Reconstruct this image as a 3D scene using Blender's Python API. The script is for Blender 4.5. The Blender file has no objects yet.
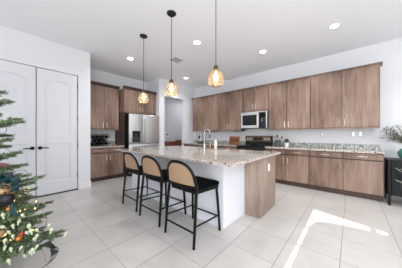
import bpy, bmesh, math, random
from mathutils import Vector, Matrix
random.seed(7)
PI = math.pi
C = bpy.context.scene.collection
sc = bpy.context.scene

# ------------------------------------------------------------------ camera
cam_d = bpy.data.cameras.new('camera'); cam = bpy.data.objects.new('camera', cam_d); C.objects.link(cam)
cam_d.sensor_width = 36; cam_d.lens = 171.5/402*36; cam_d.shift_y = 1/402; cam_d.clip_start = .05
cam.location = (0, 0, 1.22); cam.rotation_euler = (PI/2, 0, math.radians(41.18))
sc.camera = cam

# ------------------------------------------------------------------ world, sun, fill lamps
w = bpy.data.worlds.new('sky'); sc.world = w; w.use_nodes = True
wn = w.node_tree; bg = wn.nodes['Background']
bg.inputs['Color'].default_value = (.80, .90, 1, 1); bg.inputs['Strength'].default_value = .8
sd = bpy.data.lights.new('sun', 'SUN'); sd.energy = 8; sd.angle = .002; sd.color = (1, .96, .9)
sun = bpy.data.objects.new('sun', sd); C.objects.link(sun); sun.location = (8, -2, 6)
sun.rotation_euler = Vector((-3.64, .874, -2.4)).to_track_quat('-Z', 'Y').to_euler()
def area(name, loc, direction, sx, sy, power, col=(1, 1, 1)):
    d = bpy.data.lights.new(name, 'AREA'); d.shape = 'RECTANGLE'; d.size = sx; d.size_y = sy; d.energy = power; d.color = col
    o = bpy.data.objects.new(name, d); C.objects.link(o); o.location = loc
    o.rotation_euler = Vector(direction).to_track_quat('-Z', 'Z' if abs(direction[2]) < .9 else 'Y').to_euler()
    return o
area('rear_daylight_fill', (.9, -3.38, 1.4), (.15, 1, .42), 3.2, 2.4, 50, (.96, .98, 1))  # area lamp added as unseen daylight fill, tilted up towards the ceiling
area('side_daylight_fill', (3.12, -1.2, 1.45), (-.25, 1, .6), 3.4, 2.2, 120, (.98, .99, 1))  # fill lamp added on the right to brighten back wall and ceiling
area('hall_fill', (-5.5, 5.9, 2.9), (0, 0, -1), .8, .8, 6, (.97, .98, 1))  # unseen area lamp added under the hall ceiling, not daylight
sc.view_settings.view_transform = 'Standard'; sc.view_settings.look = 'None'
sc.view_settings.gamma = 1; sc.view_settings.exposure = .66; sc.view_settings.use_curve_mapping = False

# ------------------------------------------------------------------ materials
def lin(c):
    r = []
    for v in c:
        v /= 255
        r.append(v/12.92 if v <= .04045 else ((v+.055)/1.055)**2.4)
    return (*r, 1)
def newmat(name):
    m = bpy.data.materials.new(name); m.use_nodes = True
    return m, m.node_tree, m.node_tree.nodes['Principled BSDF']
def N(nt, t, **kw):
    n = nt.nodes.new(t)
    for k, v in kw.items():
        if k in n.inputs: n.inputs[k].default_value = v
        else: setattr(n, k, v)
    return n
def coords(nt, scale=(1, 1, 1), kind='Object'):
    tc = N(nt, 'ShaderNodeTexCoord'); mp = N(nt, 'ShaderNodeMapping'); mp.inputs['Scale'].default_value = scale
    nt.links.new(tc.outputs[kind], mp.inputs['Vector']); return mp.outputs['Vector']
def ramp(nt, fac, stops, interp='LINEAR'):
    r = N(nt, 'ShaderNodeValToRGB'); r.color_ramp.interpolation = interp
    while len(r.color_ramp.elements) < len(stops): r.color_ramp.elements.new(.5)
    for e, (p, c) in zip(r.color_ramp.elements, stops): e.position = p; e.color = c
    nt.links.new(fac, r.inputs['Fac']); return r.outputs['Color']
def plain(name, rgb, rough=.5, metal=0, var=.06, scale=6, bump=0, spec=.5, stretch=(1, 1, 1)):
    m, nt, b = newmat(name); L = lin(rgb)
    no = N(nt, 'ShaderNodeTexNoise'); no.inputs['Scale'].default_value = scale; no.inputs['Detail'].default_value = 4
    nt.links.new(coords(nt, stretch), no.inputs['Vector'])
    a = tuple(x*(1-var) for x in L[:3])+(1,); c = tuple(min(1, x*(1+var)) for x in L[:3])+(1,)
    nt.links.new(ramp(nt, no.outputs['Fac'], [(.3, a), (.7, c)]), b.inputs['Base Color'])
    b.inputs['Roughness'].default_value = rough; b.inputs['Metallic'].default_value = metal; b.inputs['Specular IOR Level'].default_value = spec
    if bump:
        bp = N(nt, 'ShaderNodeBump'); bp.inputs['Strength'].default_value = bump; bp.inputs['Distance'].default_value = .01
        nt.links.new(no.outputs['Fac'], bp.inputs['Height']); nt.links.new(bp.outputs['Normal'], b.inputs['Normal'])
    return m
def emis(name, rgb, strength):
    m, nt, b = newmat(name); b.inputs['Emission Color'].default_value = lin(rgb); b.inputs['Emission Strength'].default_value = strength
    b.inputs['Base Color'].default_value = lin(rgb); return m
def wood(name, dark, light, rough=.42, sc3=(9, 9, .9)):
    m, nt, b = newmat(name); v = coords(nt, sc3)
    no = N(nt, 'ShaderNodeTexNoise', Scale=1.6, Detail=6.0, Roughness=.62, Distortion=.5); nt.links.new(v, no.inputs['Vector'])
    n2 = N(nt, 'ShaderNodeTexNoise', Scale=.35, Detail=2.0); nt.links.new(coords(nt, (5, 5, 3)), n2.inputs['Vector'])
    mx = N(nt, 'ShaderNodeMath', operation='ADD'); mx.inputs[1].default_value = 0
    nt.links.new(no.outputs['Fac'], mx.inputs[0]); nt.links.new(n2.outputs['Fac'], mx.inputs[1])
    ml = N(nt, 'ShaderNodeMath', operation='MULTIPLY'); ml.inputs[1].default_value = .5; nt.links.new(mx.outputs[0], ml.inputs[0])
    nt.links.new(ramp(nt, ml.outputs[0], [(.36, lin(dark)), (.64, lin(light))]), b.inputs['Base Color'])
    b.inputs['Roughness'].default_value = rough; b.inputs['Specular IOR Level'].default_value = .4
    return m
def granite(name, stops, scale=55, rough=.08):
    m, nt, b = newmat(name); v = coords(nt)
    vo = N(nt, 'ShaderNodeTexVoronoi', Scale=scale); nt.links.new(v, vo.inputs['Vector'])
    no = N(nt, 'ShaderNodeTexNoise', Scale=scale*.35, Detail=5.0, Roughness=.7); nt.links.new(v, no.inputs['Vector'])
    sp = N(nt, 'ShaderNodeSeparateColor'); nt.links.new(vo.outputs['Color'], sp.inputs[0])
    a = N(nt, 'ShaderNodeMath', operation='MULTIPLY'); a.inputs[1].default_value = .55; nt.links.new(sp.outputs[0], a.inputs[0])
    c = N(nt, 'ShaderNodeMath', operation='MULTIPLY_ADD'); c.inputs[1].default_value = .6; nt.links.new(no.outputs['Fac'], c.inputs[0]); nt.links.new(a.outputs[0], c.inputs[2])
    nt.links.new(ramp(nt, c.outputs[0], [(p, lin(k)) for p, k in stops], 'CONSTANT'), b.inputs['Base Color'])
    b.inputs['Roughness'].default_value = rough
    return m
def floor_mat():
    m, nt, b = newmat('porcelain_floor_tile')
    tc = N(nt, 'ShaderNodeTexCoord'); se = N(nt, 'ShaderNodeSeparateXYZ'); nt.links.new(tc.outputs['Object'], se.inputs[0])
    def line(out, off, width):
        a = N(nt, 'ShaderNodeMath', operation='SUBTRACT'); a.inputs[1].default_value = off; nt.links.new(out, a.inputs[0])
        q = N(nt, 'ShaderNodeMath', operation='PINGPONG'); q.inputs[1].default_value = .235; nt.links.new(a.outputs[0], q.inputs[0])
        l = N(nt, 'ShaderNodeMath', operation='LESS_THAN'); l.inputs[1].default_value = width; nt.links.new(q.outputs[0], l.inputs[0])
        return l.outputs[0]
    lx = line(se.outputs['X'], -.55, .0036); ly = line(se.outputs['Y'], 2.14, .0024)
    mm = N(nt, 'ShaderNodeMath', operation='MAXIMUM'); nt.links.new(lx, mm.inputs[0]); nt.links.new(ly, mm.inputs[1])
    no = N(nt, 'ShaderNodeTexNoise', Scale=1.6, Detail=5.0, Roughness=.6, Distortion=.8); nt.links.new(tc.outputs['Object'], no.inputs['Vector'])
    # each tile a little different in tone
    sn = N(nt, 'ShaderNodeVectorMath', operation='SNAP'); sn.inputs[1].default_value = (.47, .47, 1)
    ad = N(nt, 'ShaderNodeVectorMath', operation='ADD'); ad.inputs[1].default_value = (.55, -2.14, 0)
    nt.links.new(tc.outputs['Object'], ad.inputs[0]); nt.links.new(ad.outputs[0], sn.inputs[0])
    wn_ = N(nt, 'ShaderNodeTexWhiteNoise'); nt.links.new(sn.outputs[0], wn_.inputs['Vector'])
    mf = N(nt, 'ShaderNodeMath', operation='MULTIPLY_ADD'); mf.inputs[1].default_value = .12; nt.links.new(wn_.outputs['Value'], mf.inputs[0]); nt.links.new(no.outputs['Fac'], mf.inputs[2])
    col = ramp(nt, mf.outputs[0], [(.35, lin((182, 178, 174))), (.75, lin((198, 194, 190)))])
    mix = N(nt, 'ShaderNodeMix', data_type='RGBA'); nt.links.new(mm.outputs[0], mix.inputs['Factor']); nt.links.new(col, mix.inputs['A']); mix.inputs['B'].default_value = lin((138, 132, 126))
    nt.links.new(mix.outputs['Result'], b.inputs['Base Color'])
    b.inputs['Roughness'].default_value = .28; b.inputs['Specular IOR Level'].default_value = .45
    return m
def cane_mat():
    m, nt, b = newmat('woven_cane'); v = coords(nt)
    ck = N(nt, 'ShaderNodeTexChecker', Scale=110.0); ck.inputs['Color1'].default_value = lin((186, 156, 124)); ck.inputs['Color2'].default_value = lin((142, 114, 88))
    nt.links.new(v, ck.inputs['Vector']); nt.links.new(ck.outputs['Color'], b.inputs['Base Color']); b.inputs['Roughness'].default_value = .6
    return m
def amber_glass():
    m, nt, b = newmat('amber_crackle_glass'); out = nt.nodes['Material Output']
    nt.nodes.remove(b)
    vo = N(nt, 'ShaderNodeTexVoronoi', Scale=42.0, feature='DISTANCE_TO_EDGE'); nt.links.new(coords(nt), vo.inputs['Vector'])
    rc = ramp(nt, vo.outputs['Distance'], [(0, lin((220, 200, 174))), (.12, lin((230, 212, 188)))])
    tr = N(nt, 'ShaderNodeBsdfTransparent'); nt.links.new(rc, tr.inputs['Color'])
    tl = N(nt, 'ShaderNodeBsdfTranslucent'); tl.inputs['Color'].default_value = lin((200, 180, 152))
    gl = N(nt, 'ShaderNodeBsdfGlossy'); gl.inputs['Roughness'].default_value = .12; gl.inputs['Color'].default_value = lin((255, 236, 208))
    m1 = N(nt, 'ShaderNodeMixShader'); m1.inputs[0].default_value = .3; nt.links.new(tr.outputs[0], m1.inputs[1]); nt.links.new(tl.outputs[0], m1.inputs[2])
    m2 = N(nt, 'ShaderNodeMixShader'); m2.inputs[0].default_value = .12; nt.links.new(m1.outputs[0], m2.inputs[1]); nt.links.new(gl.outputs[0], m2.inputs[2])
    nt.links.new(m2.outputs[0], out.inputs['Surface']); return m
def tinted_glass(name, rgb, mixf=.25, rough=.03, diff=None):
    m, nt, b = newmat(name); out = nt.nodes['Material Output']
    tr = N(nt, 'ShaderNodeBsdfTransparent'); tr.inputs['Color'].default_value = lin(rgb)
    b.inputs['Base Color'].default_value = lin(diff or rgb); b.inputs['Roughness'].default_value = rough
    mx = N(nt, 'ShaderNodeMixShader'); mx.inputs[0].default_value = mixf
    nt.links.new(tr.outputs[0], mx.inputs[1]); nt.links.new(b.outputs[0], mx.inputs[2]); nt.links.new(mx.outputs[0], out.inputs['Surface']); return m

M = {}
M['wall'] = plain('wall_paint', (228, 229, 232), .85, var=.01)
M['ceil'] = plain('ceiling_paint', (246, 247, 250), .95, var=.008, scale=40)
M['trim'] = plain('trim_paint', (234, 234, 236), .5, var=.01)
M['door'] = plain('door_paint', (224, 224, 229), .45, var=.01)
M['floor'] = floor_mat()
M['wood'] = wood('stained_cabinet_wood', (102, 78, 65), (162, 137, 122))
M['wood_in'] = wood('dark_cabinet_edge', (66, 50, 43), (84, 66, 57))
M['wood_end'] = wood('island_end_wood', (122, 104, 92), (170, 152, 139))
M['oak'] = wood('hall_walnut', (96, 52, 36), (150, 92, 66), .4, (2, 14, 14))
M['acacia'] = wood('acacia_board', (120, 72, 40), (196, 140, 92), .4, (1.5, 8, 14))
M['granite'] = granite('speckled_granite', [(0, (36, 33, 32)), (.345, (110, 100, 92)), (.40, (178, 165, 154)), (.55, (200, 190, 180)), (.76, (218, 210, 202))], 95)
M['granite_b'] = granite('green_grey_granite', [(0, (70, 76, 74)), (.32, (122, 128, 124)), (.44, (160, 164, 158)), (.60, (188, 188, 180)), (.76, (214, 212, 204))], 60, .15)
M['steel'] = plain('brushed_steel', (236, 238, 240), .34, 1, .05, 3, stretch=(1, 1, 40))
M['steel_d'] = plain('dark_steel', (90, 90, 92), .35, 1)
M['nickel'] = plain('brushed_nickel', (214, 208, 198), .28, 1, .03)
M['bronze'] = plain('bronze_metal', (150, 128, 106), .35, 1, .04)
M['black'] = plain('black_painted_metal', (11, 11, 12), .45, 0, .1, spec=.25)
M['blackm'] = plain('matte_black', (20, 20, 21), .6, 0, .1)
M['bglass'] = plain('black_glass', (12, 12, 14), .06, 0, .1)
M['stoolw'] = plain('black_lacquered_wood', (7, 7, 8), .45, 0, .1, 12, spec=.22)
M['fabric'] = plain('black_woven_fabric', (6, 7, 10), .95, 0, .15, 220, bump=.2, spec=.1)
M['cane'] = cane_mat()
M['white'] = plain('white_plastic', (238, 238, 238), .4, 0, .01)
M['plate'] = plain('pale_plate', (208, 216, 226), .5, 0, .01)
M['faucet'] = plain('faucet_metal', (168, 166, 162), .25, 1, .03)
M['socket_metal'] = plain('aged_brass', (92, 80, 62), .4, .8, .05)
M['cream'] = plain('cream_ceramic', (226, 216, 200), .3, 0, .02)
M['bar'] = plain('island_panel_paint', (222, 224, 230), .6, 0, .01)
M['amber'] = amber_glass()
M['bulb'] = emis('warm_filament', (255, 236, 208), 7)
M['can'] = emis('downlight_lens', (255, 250, 240), 9)
M['teal_glass'] = tinted_glass('teal_glass', (206, 230, 226), .22, .04, (90, 140, 134))
M['smoke'] = tinted_glass('smoked_glass', (110, 112, 114), .35, .06, (34, 35, 37))
M['charcoal'] = plain('charcoal_stoneware', (82, 88, 92), .5, 0, .1, 30)
M['leaf'] = plain('olive_leaf', (86, 92, 68), .55, 0, .25, 30)
M['leaf2'] = plain('small_leaf', (58, 84, 50), .5, 0, .3, 30)
M['stem'] = plain('twig', (92, 78, 60), .7, 0, .1)
M['bark'] = plain('bark', (84, 66, 50), .9, 0, .2, 30)
M['needle'] = plain('fir_needle', (92, 120, 74), .6, 0, .45, 9)
M['needle_f'] = plain('frosted_fir_needle', (158, 174, 146), .7, 0, .3, 12)
M['cable'] = plain('cord_green', (40, 60, 40), .6)
M['twink'] = emis('warm_bulb_glow', (255, 190, 100), 5)
M['frost'] = plain('frosted_bulb', (188, 196, 164), .45, 0, .04)
M['teal'] = plain('teal_velvet', (8, 58, 66), .5, 0, .25, 20)
M['gold'] = plain('gold_mesh', (176, 142, 104), .5, .4, .3, 60, bump=.4)
M['amberb'] = plain('amber_glitter', (190, 116, 40), .4, .5, .2, 80)
M['red'] = plain('red_glitter', (176, 40, 34), .35, .2, .2, 60)
M['pink'] = plain('dusty_pink_ribbon', (120, 82, 80), .6, 0, .15, 40)
M['navy'] = plain('black_glitter', (20, 20, 26), .3, .2, .4, 60)
M['outside'] = plain('patio_ground', (150, 145, 138), .9)
def zebra():
    m, nt, b = newmat('striped_ribbon')
    wv = N(nt, 'ShaderNodeTexWave', Scale=9.0, Distortion=3.0); wv.bands_direction = 'DIAGONAL'; nt.links.new(coords(nt), wv.inputs['Vector'])
    nt.links.new(ramp(nt, wv.outputs['Fac'], [(.62, lin((22, 24, 26))), (.72, lin((150, 156, 156)))]), b.inputs['Base Color'])
    b.inputs['Roughness'].default_value = .4; return m
M['zebra'] = zebra()

# ------------------------------------------------------------------ mesh helpers
class B:
    """collects shapes, then links them as ONE mesh object"""
    def __init__(s): s.bm = bmesh.new()
    def box(s, x0, x1, y0, y1, z0, z1, bev=0, seg=1):
        r = bmesh.ops.create_cube(s.bm, size=1); vs = r['verts']
        for v in vs: v.co = Vector(((x0+x1)/2+v.co.x*(x1-x0), (y0+y1)/2+v.co.y*(y1-y0), (z0+z1)/2+v.co.z*(z1-z0)))
        if bev:
            es = {e for v in vs for e in v.link_edges}
            bmesh.ops.bevel(s.bm, geom=list(es), offset=bev, segments=seg, affect='EDGES', profile=.5)
        return s
    def prism(s, pts, a0, a1, axis):
        """polygon pts (two coordinates) extruded between a0 and a1 on axis"""
        def P(p, a): return {'x': (a, p[0], p[1]), 'y': (p[0], a, p[1]), 'z': (p[0], p[1], a)}[axis]
        v0 = [s.bm.verts.new(P(p, a0)) for p in pts]; v1 = [s.bm.verts.new(P(p, a1)) for p in pts]
        n = len(pts)
        s.bm.faces.new(v0); s.bm.faces.new(v1[::-1])
        for i in range(n): s.bm.faces.new((v0[i], v1[i], v1[(i+1) % n], v0[(i+1) % n]))
        return s
    def lathe(s, prof, c=(0, 0, 0), n=24, cap=True, axis='z'):
        rings = []
        for r, z in prof:
            ring = []
            for i in range(n):
                a = 2*PI*i/n; p = (r*math.cos(a), r*math.sin(a), z)
                if axis == 'y': p = (p[0], p[2], p[1])
                if axis == 'x': p = (p[2], p[0], p[1])
                ring.append(s.bm.verts.new((c[0]+p[0], c[1]+p[1], c[2]+p[2])))
            rings.append(ring)
        for a, b in zip(rings, rings[1:]):
            for i in range(n): s.bm.faces.new((a[i], a[(i+1) % n], b[(i+1) % n], b[i]))
        if cap:
            if prof[0][0] > 1e-5: s.bm.faces.new(rings[0][::-1])
            if prof[-1][0] > 1e-5: s.bm.faces.new(rings[-1])
        return s
    def cyl(s, c, r, h, n=20, axis='z', bev=0):
        p = [(r, 0), (r, h)] if not bev else [(r-bev, 0), (r, bev), (r, h-bev), (r-bev, h)]
        return s.lathe(p, c, n, True, axis)
    def ball(s, c, r, n=12, sz=1):
        r_ = bmesh.ops.create_uvsphere(s.bm, u_segments=n, v_segments=max(6, n//2), radius=r)
        for v in r_['verts']: v.co = Vector((v.co.x+c[0], v.co.y+c[1], v.co.z*sz+c[2]))
        return s
    def tube(s, pts, r, n=8, r1=None, flat=1.0, cap=True):
        pts = [Vector(p) for p in pts]; m = len(pts); rings = []
        up = Vector((0, 0, 1)); prev = None
        for i, p in enumerate(pts):
            t = (pts[min(i+1, m-1)]-pts[max(i-1, 0)]).normalized()
            if prev is None:
                a = t.cross(up)
                if a.length < .05: a = t.cross(Vector((0, 1, 0)))
                a.normalize()
            else:
                a = prev-t*prev.dot(t)
                a.normalize()
            prev = a; b = t.cross(a)
            rr = r if r1 is None else r+(r1-r)*i/(m-1)
            rings.append([s.bm.verts.new(p+a*rr*math.cos(2*PI*k/n)+b*rr*flat*math.sin(2*PI*k/n)) for k in range(n)])
        for a, b in zip(rings, rings[1:]):
            for i in range(n): s.bm.faces.new((a[i], a[(i+1) % n], b[(i+1) % n], b[i]))
        if cap: s.bm.faces.new(rings[0][::-1]); s.bm.faces.new(rings[-1])
        return s
    def leaf(s, p, d, L, W, up=Vector((0, 0, 1))):
        d = Vector(d).normalized(); a = d.cross(up)
        if a.length < .1: a = d.cross(Vector((1, 0, 0)))
        a.normalize(); n_ = a.cross(d)
        p = Vector(p); q = [p, p+d*L*.4+a*W/2+n_*W*.15, p+d*L, p+d*L*.4-a*W/2+n_*W*.15]; m_ = p+d*L*.45-n_*W*.1
        vs = [s.bm.verts.new(x) for x in q]; mv = s.bm.verts.new(m_)
        for i in range(4): s.bm.faces.new((vs[i], vs[(i+1) % 4], mv))
        return s
    def done(s, name, mat, parent=None, smooth=False, off=(0, 0, 0)):
        bmesh.ops.recalc_face_normals(s.bm, faces=s.bm.faces)
        me = bpy.data.meshes.new(name)
        s.bm.to_mesh(me); s.bm.free()
        if any(off): me.transform(Matrix.Translation(-Vector(off)))
        if smooth:
            for p in me.polygons: p.use_smooth = True
            try: me.set_sharp_from_angle(angle=math.radians(42))
            except Exception: pass
        me.materials.append(M[mat] if isinstance(mat, str) else mat)
        o = bpy.data.objects.new(name, me); C.objects.link(o)
        if parent is not None:
            o.parent = parent
        elif any(off): o.location = off
        return o
def tag(o, label, cat, group=None, kind=None):
    o['label'] = label; o['category'] = cat
    if group: o['group'] = group
    if kind: o['kind'] = kind
    return o
def thing(name, label, cat, loc=(0, 0, 0), rz=0, group=None):
    o = bpy.data.objects.new(name, None); C.objects.link(o); o.empty_display_size = .1
    o.location = loc; o.rotation_euler = (0, 0, rz); return tag(o, label, cat, group)
def struct(b, name, mat, parent=None):
    o = b.done(name, mat, parent)
    if parent is None: o['kind'] = 'structure'
    return o
def kids(o): return [c for c in bpy.data.objects if c.parent == o]
def copy_tree(o, parent=None):
    c = o.copy(); C.objects.link(c)
    if parent is not None: c.parent = parent
    for ch in kids(o): copy_tree(ch, c)
    return c

# ------------------------------------------------------------------ the room
H = 3.13
struct(B().box(-6.4, 3.4, -3.6, 6.7, -.1, 0), 'floor', 'floor')
struct(B().box(-6.4, 3.4, -3.6, 6.7, H, H+.1), 'ceiling', 'ceil')
struct(B().box(-4.98, 3.4, 5.12, 5.24, 0, H), 'wall_back', 'wall')
DY0, DY1, DYM, DZ = -.27, 1.07, .40, 2.54
struct(B().box(-4.72, -4.6, -3.5, DY0-.01, 0, H).box(-4.72, -4.6, DY1+.01, 1.32, 0, H).box(-4.72, -4.6, DY0-.01, DY1+.01, DZ+.01, H)
       .box(-5.6, -4.72, 1.24, 1.32, 0, H), 'wall_left', 'wall')
struct(B().box(-5.72, -5.6, 1.24, 3.45, 0, H), 'wall_left_recess', 'wall')
# partition with the open doorway
PX = -4.84; OY0, OY1, OZ = 3.62, 4.53, 2.57
struct(B().box(PX-.12, PX, 3.40, OY0, 0, H).box(PX-.12, PX, OY1, 5.12, 0, H).box(PX-.12, PX, OY0, OY1, OZ, H).box(-6.3, PX-.12, 3.40, 3.50, 0, H), 'wall_partition', 'wall')
struct(B().box(-6.4, -6.3, 3.38, 6.6, 0, H), 'wall_hall_left', 'wall')
struct(B().box(-6.4, -4.86, 6.55, 6.65, 0, H).box(-4.98, -4.86, 5.24, 6.55, 0, H), 'wall_hall_back', 'wall')
# right wall with its window, front wall with patio doors (both behind the camera)
WY0, WY1, WZ0, WZ1 = -.1, 2.45, .1, 2.478
struct(B().box(3.2, 3.3, -3.5, -2.9, 0, H).box(3.2, 3.3, -2.9, WY0, 2.45, H).box(3.2, 3.3, -.4, WY0, 0, 2.45).box(3.2, 3.3, -2.9, -.4, 0, .5)
       .box(3.2, 3.3, WY1, 5.12, 0, H).box(3.2, 3.3, WY0, WY1, WZ1, H).box(3.2, 3.3, WY0, WY1, 0, WZ0), 'wall_right', 'wall')
struct(B().box(3.235, 3.265, 1.71, 1.765, WZ0, WZ1).box(3.235, 3.265, 1.24, 1.28, WZ0, WZ1).box(3.235, 3.265, WY0, WY1, 1.99, 2.015), 'window_1', 'trim')
struct(B().box(-4.6, -4.0, -3.6, -3.5, 0, H).box(2.6, 3.3, -3.6, -3.5, 0, H).box(-4.0, 2.6, -3.6, -3.5, 2.5, H), 'wall_front', 'wall')
struct(B().box(-4.0, -3.94, -3.57, -3.52, 0, 2.5).box(2.54, 2.6, -3.57, -3.52, 0, 2.5).box(-.76, -.68, -3.57, -3.52, 0, 2.5), 'door_4', 'trim')
# pantry double doors
for (a, b_, s, n) in ((DY0, DYM-.006, 1, 1), (DYM+.006, DY1-.004, -1, 2)):
    d = B()
    xf = -4.612
    d.box(-4.655, xf-.016, a, b_, .02, DZ)
    st = .125
    def fr(y0, y1, z0, z1): d.box(xf-.022, xf, y0, y1, z0, z1, .004)
    fr(a, a+st, .02, DZ); fr(b_-st, b_, .02, DZ); fr(a+st-.004, b_-st+.004, .02, .28); fr(a+st-.004, b_-st+.004, 1.04, 1.22)
    # top rail with a shallow arch
    y0, y1 = a+st-.004, b_-st+.004; k = 12
    pts = [(y0, DZ), (y0, 2.28)]+[(y0+(y1-y0)*i/k, 2.28+.07*math.sin(PI*i/k)) for i in range(1, k)]+[(y1, 2.28), (y1, DZ)]
    d.prism(pts, xf-.024, xf, 'x')
    # raised fields
    def field(z0, z1, arch):
        i0, i1 = y0+.045, y1-.045
        p = [(i0, z0), (i1, z0)]+[(i1+(i0-i1)*i/k, z1+arch*math.sin(PI*i/k)) for i in range(0, k+1)]
        d.prism(p, xf-.024, xf-.010, 'x')
    field(.32, 1.0, 0); field(1.26, 2.23, .07)
    o = struct(d, 'door_%d' % n, 'door')
    hy = DYM-.055*s
    h = B(); h.cyl((xf, hy, .965), .033, .012, 20, 'x').cyl((xf+.01, hy, .965), .014, .035, 12, 'x')
    h.tube([(xf+.05, hy, .965), (xf+.05, hy-.06*s, .967), (xf+.05, hy-.125*s, .962)], .012, 10, .009)
    q = h.done('lever_handle', 'black', o, True)
    if n == 2:
        for z in (.33, 1.0, 1.58, 2.31): B().box(xf-.006, xf+.006, DY1-.006, DY1+.012, z-.045, z+.045, .002).done('hinge', 'steel_d', o)
struct(B().box(-4.72, -4.6, DY0-.012, DY1+.012, .0, .014), 'under_door_shade', 'blackm')  # black strip painting the shade of the gap under the doors
struct(B().box(-4.70, -4.69, DY0-.01, DY1+.01, 0, DZ+.012), 'door_gap_shade', 'steel_d')  # dark sheet added so the seams around the doors read as shade
struct(B().box(-4.6, -4.585, DY1+.03, 1.335, 0, .14, .003).box(-4.6, -4.585, -3.5, DY0-.03, 0, .14, .003), 'baseboard_left', 'trim')
struct(B().box(PX, PX+.014, 3.41, OY0, 0, .13, .003).box(PX, PX+.014, OY1-.0, 4.455+.085, 0, .13, .003), 'baseboard_partition', 'trim')
struct(B().box(1.7, 3.2, 5.106, 5.12, 0, .13, .003), 'baseboard_back', 'trim')
# hall door
o = struct(B().box(-6.3, -6.27, 4.72, 5.95, 0, 2.6).box(-6.27, -6.262, 4.86, 5.8, 1.2, 2.45, .003).box(-6.27, -6.262, 4.86, 5.8, .2, 1.05, .003), 'door_3', 'door')
B().cyl((-6.262, 4.82, 1.24), .03, .012, 16, 'x').cyl((-6.25, 4.82, 1.24), .024, .045, 16, 'x').done('door_knob', 'black', o, True)

# unseen sun blocker added inside the right window, cut to shape the floor patch
sh = thing('sun_blocker', 'pale unseen panel added at the side window to shape the sun patch', 'sun blocker', (3.17, 1.1, 0))
B().prism([(-.2, .06), (2.6, .06), (2.6, 1.6), (2.56, 1.86), (2.366, 1.88), (2.306, 2.02), (2.142, 2.275), (2.03, 2.345), (1.80, 2.378), (-.2, 2.383)], 3.185, 3.195, 'x').done('fabric', 'white', sh, off=(3.17, 1.1, 0))  # outline cut to shape the sun patch, not a real shade
B().cyl((3.17, -.2, 2.56), .022, 2.8, 12, 'y').done('blocker_tube', 'white', sh, True, off=(3.17, 1.1, 0))

# ------------------------------------------------------------------ cabinets
def bar_handle(p, axis, L=.13, out=(0, -1, 0), parent=None, off=(0, 0, 0)):
    p = Vector(p); o_ = Vector(out)*.03; a = Vector((0, 0, 1)) if axis == 'z' else (Vector((1, 0, 0)) if abs(out[1]) > 0 else Vector((0, 1, 0)))
    b = B(); b.tube([p+o_-a*L/2, p+o_+a*L/2], .0062, 8)
    for s in (-1, 1): b.tube([p+a*s*L*.38, p+o_+a*s*L*.38], .0045, 6)
    return b.done('handle', 'nickel', parent, True, off)

def cabinet(name, label, cat, face, p, a0, a1, back, z0, z1, splits, kind, group, hz=None, dark_crown=False, crown=0, toe=0, drawers=0, sides=(), handles=True):
    """face 'y-': front plane y=p running along x; face 'x+': front plane x=p running along y."""
    fx = face == 'x+'
    loc = (((p+back)/2, (a0+a1)/2, z0) if fx else ((a0+a1)/2, (p+back)/2, z0))
    t = thing(name, label, cat, loc, 0, group)
    sg = 1 if fx else -1
    def bx(b, u0, u1, d0, d1, c0, c1, bev=0):
        if d0 > d1: d0, d1 = d1, d0
        return b.box(d0, d1, u0, u1, c0, c1, bev) if fx else b.box(u0, u1, d0, d1, c0, c1, bev)
    th = .02; zb = z0+toe
    body = B(); bx(body, a0, a1, p-sg*th, back, zb, z1); body.done('body', 'wood_in', t, off=loc)
    if 'lo' in sides or 'hi' in sides:
        for sde in sides:
            b = B(); u = a0 if sde == 'lo' else a1
            bx(b, u-.004, u+.004, p, back, zb, z1); b.done('side_panel', 'wood', t, off=loc)
    if toe:
        b = B(); bx(b, a0+.002, a1-.002, p-sg*.05, back, 0, toe+.002); b.done('toe_kick', 'wood_in', t, off=loc)
    if crown:
        b = B()
        e = .045
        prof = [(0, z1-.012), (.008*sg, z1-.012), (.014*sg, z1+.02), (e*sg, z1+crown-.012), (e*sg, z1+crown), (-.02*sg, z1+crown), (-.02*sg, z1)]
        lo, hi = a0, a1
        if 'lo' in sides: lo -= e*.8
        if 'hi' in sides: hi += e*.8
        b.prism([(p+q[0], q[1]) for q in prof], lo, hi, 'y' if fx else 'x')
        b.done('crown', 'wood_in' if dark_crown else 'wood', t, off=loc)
        b = B(); bx(b, lo, hi, p+sg*(e+.004), p-sg*.02, z1+crown-.001, z1+crown+.012); b.done('crown_shadow_line', 'wood_in', t, off=loc)  # dark strip that paints the shadow line along the crown top
        b = B(); bx(b, a0, a1, p+sg*.006, p-sg*.03, z0-.022, z0+.003, .002); b.done('light_rail', 'wood', t, off=loc)
    ed = [a0]+list(splits)+[a1]; g = .0035
    dz1 = z1-.012
    if drawers: dz1 = drawers-.012
    for i, (u0, u1) in enumerate(zip(ed, ed[1:])):
        b = B(); bx(b, u0+g+(.004 if i == 0 else 0), u1-g-(.004 if i == len(ed)-2 else 0), p, p-sg*(th-.001), zb+.012, dz1, .002)
        dr = b.done('door', 'wood', t, off=loc)
        left = (i % 2 == 0) if len(ed) > 2 else False
        hu = u1-.045 if left else u0+.045
        if handles:
            hzz = (dz1-.12) if drawers else (zb+.12)
            P_ = (p, hu, hzz) if fx else (hu, p, hzz)
            bar_handle(P_, 'z', .14, (sg, 0, 0) if fx else (0, sg, 0), dr, loc)
        if drawers:
            b = B(); bx(b, u0+g+.004, u1-g-.004, p, p-sg*(th-.001), drawers+.012, z1-.012, .002)
            dr = b.done('drawer', 'wood', t, off=loc)
            P_ = (p, (u0+u1)/2, (drawers+z1)/2) if fx else ((u0+u1)/2, p, (drawers+z1)/2)
            bar_handle(P_, 'h', .15, (sg, 0, 0) if fx else (0, sg, 0), dr, loc)
    return t
BKY = 5.118
UG = 'brown wall cabinets on the back wall'
UF = 4.79
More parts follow.
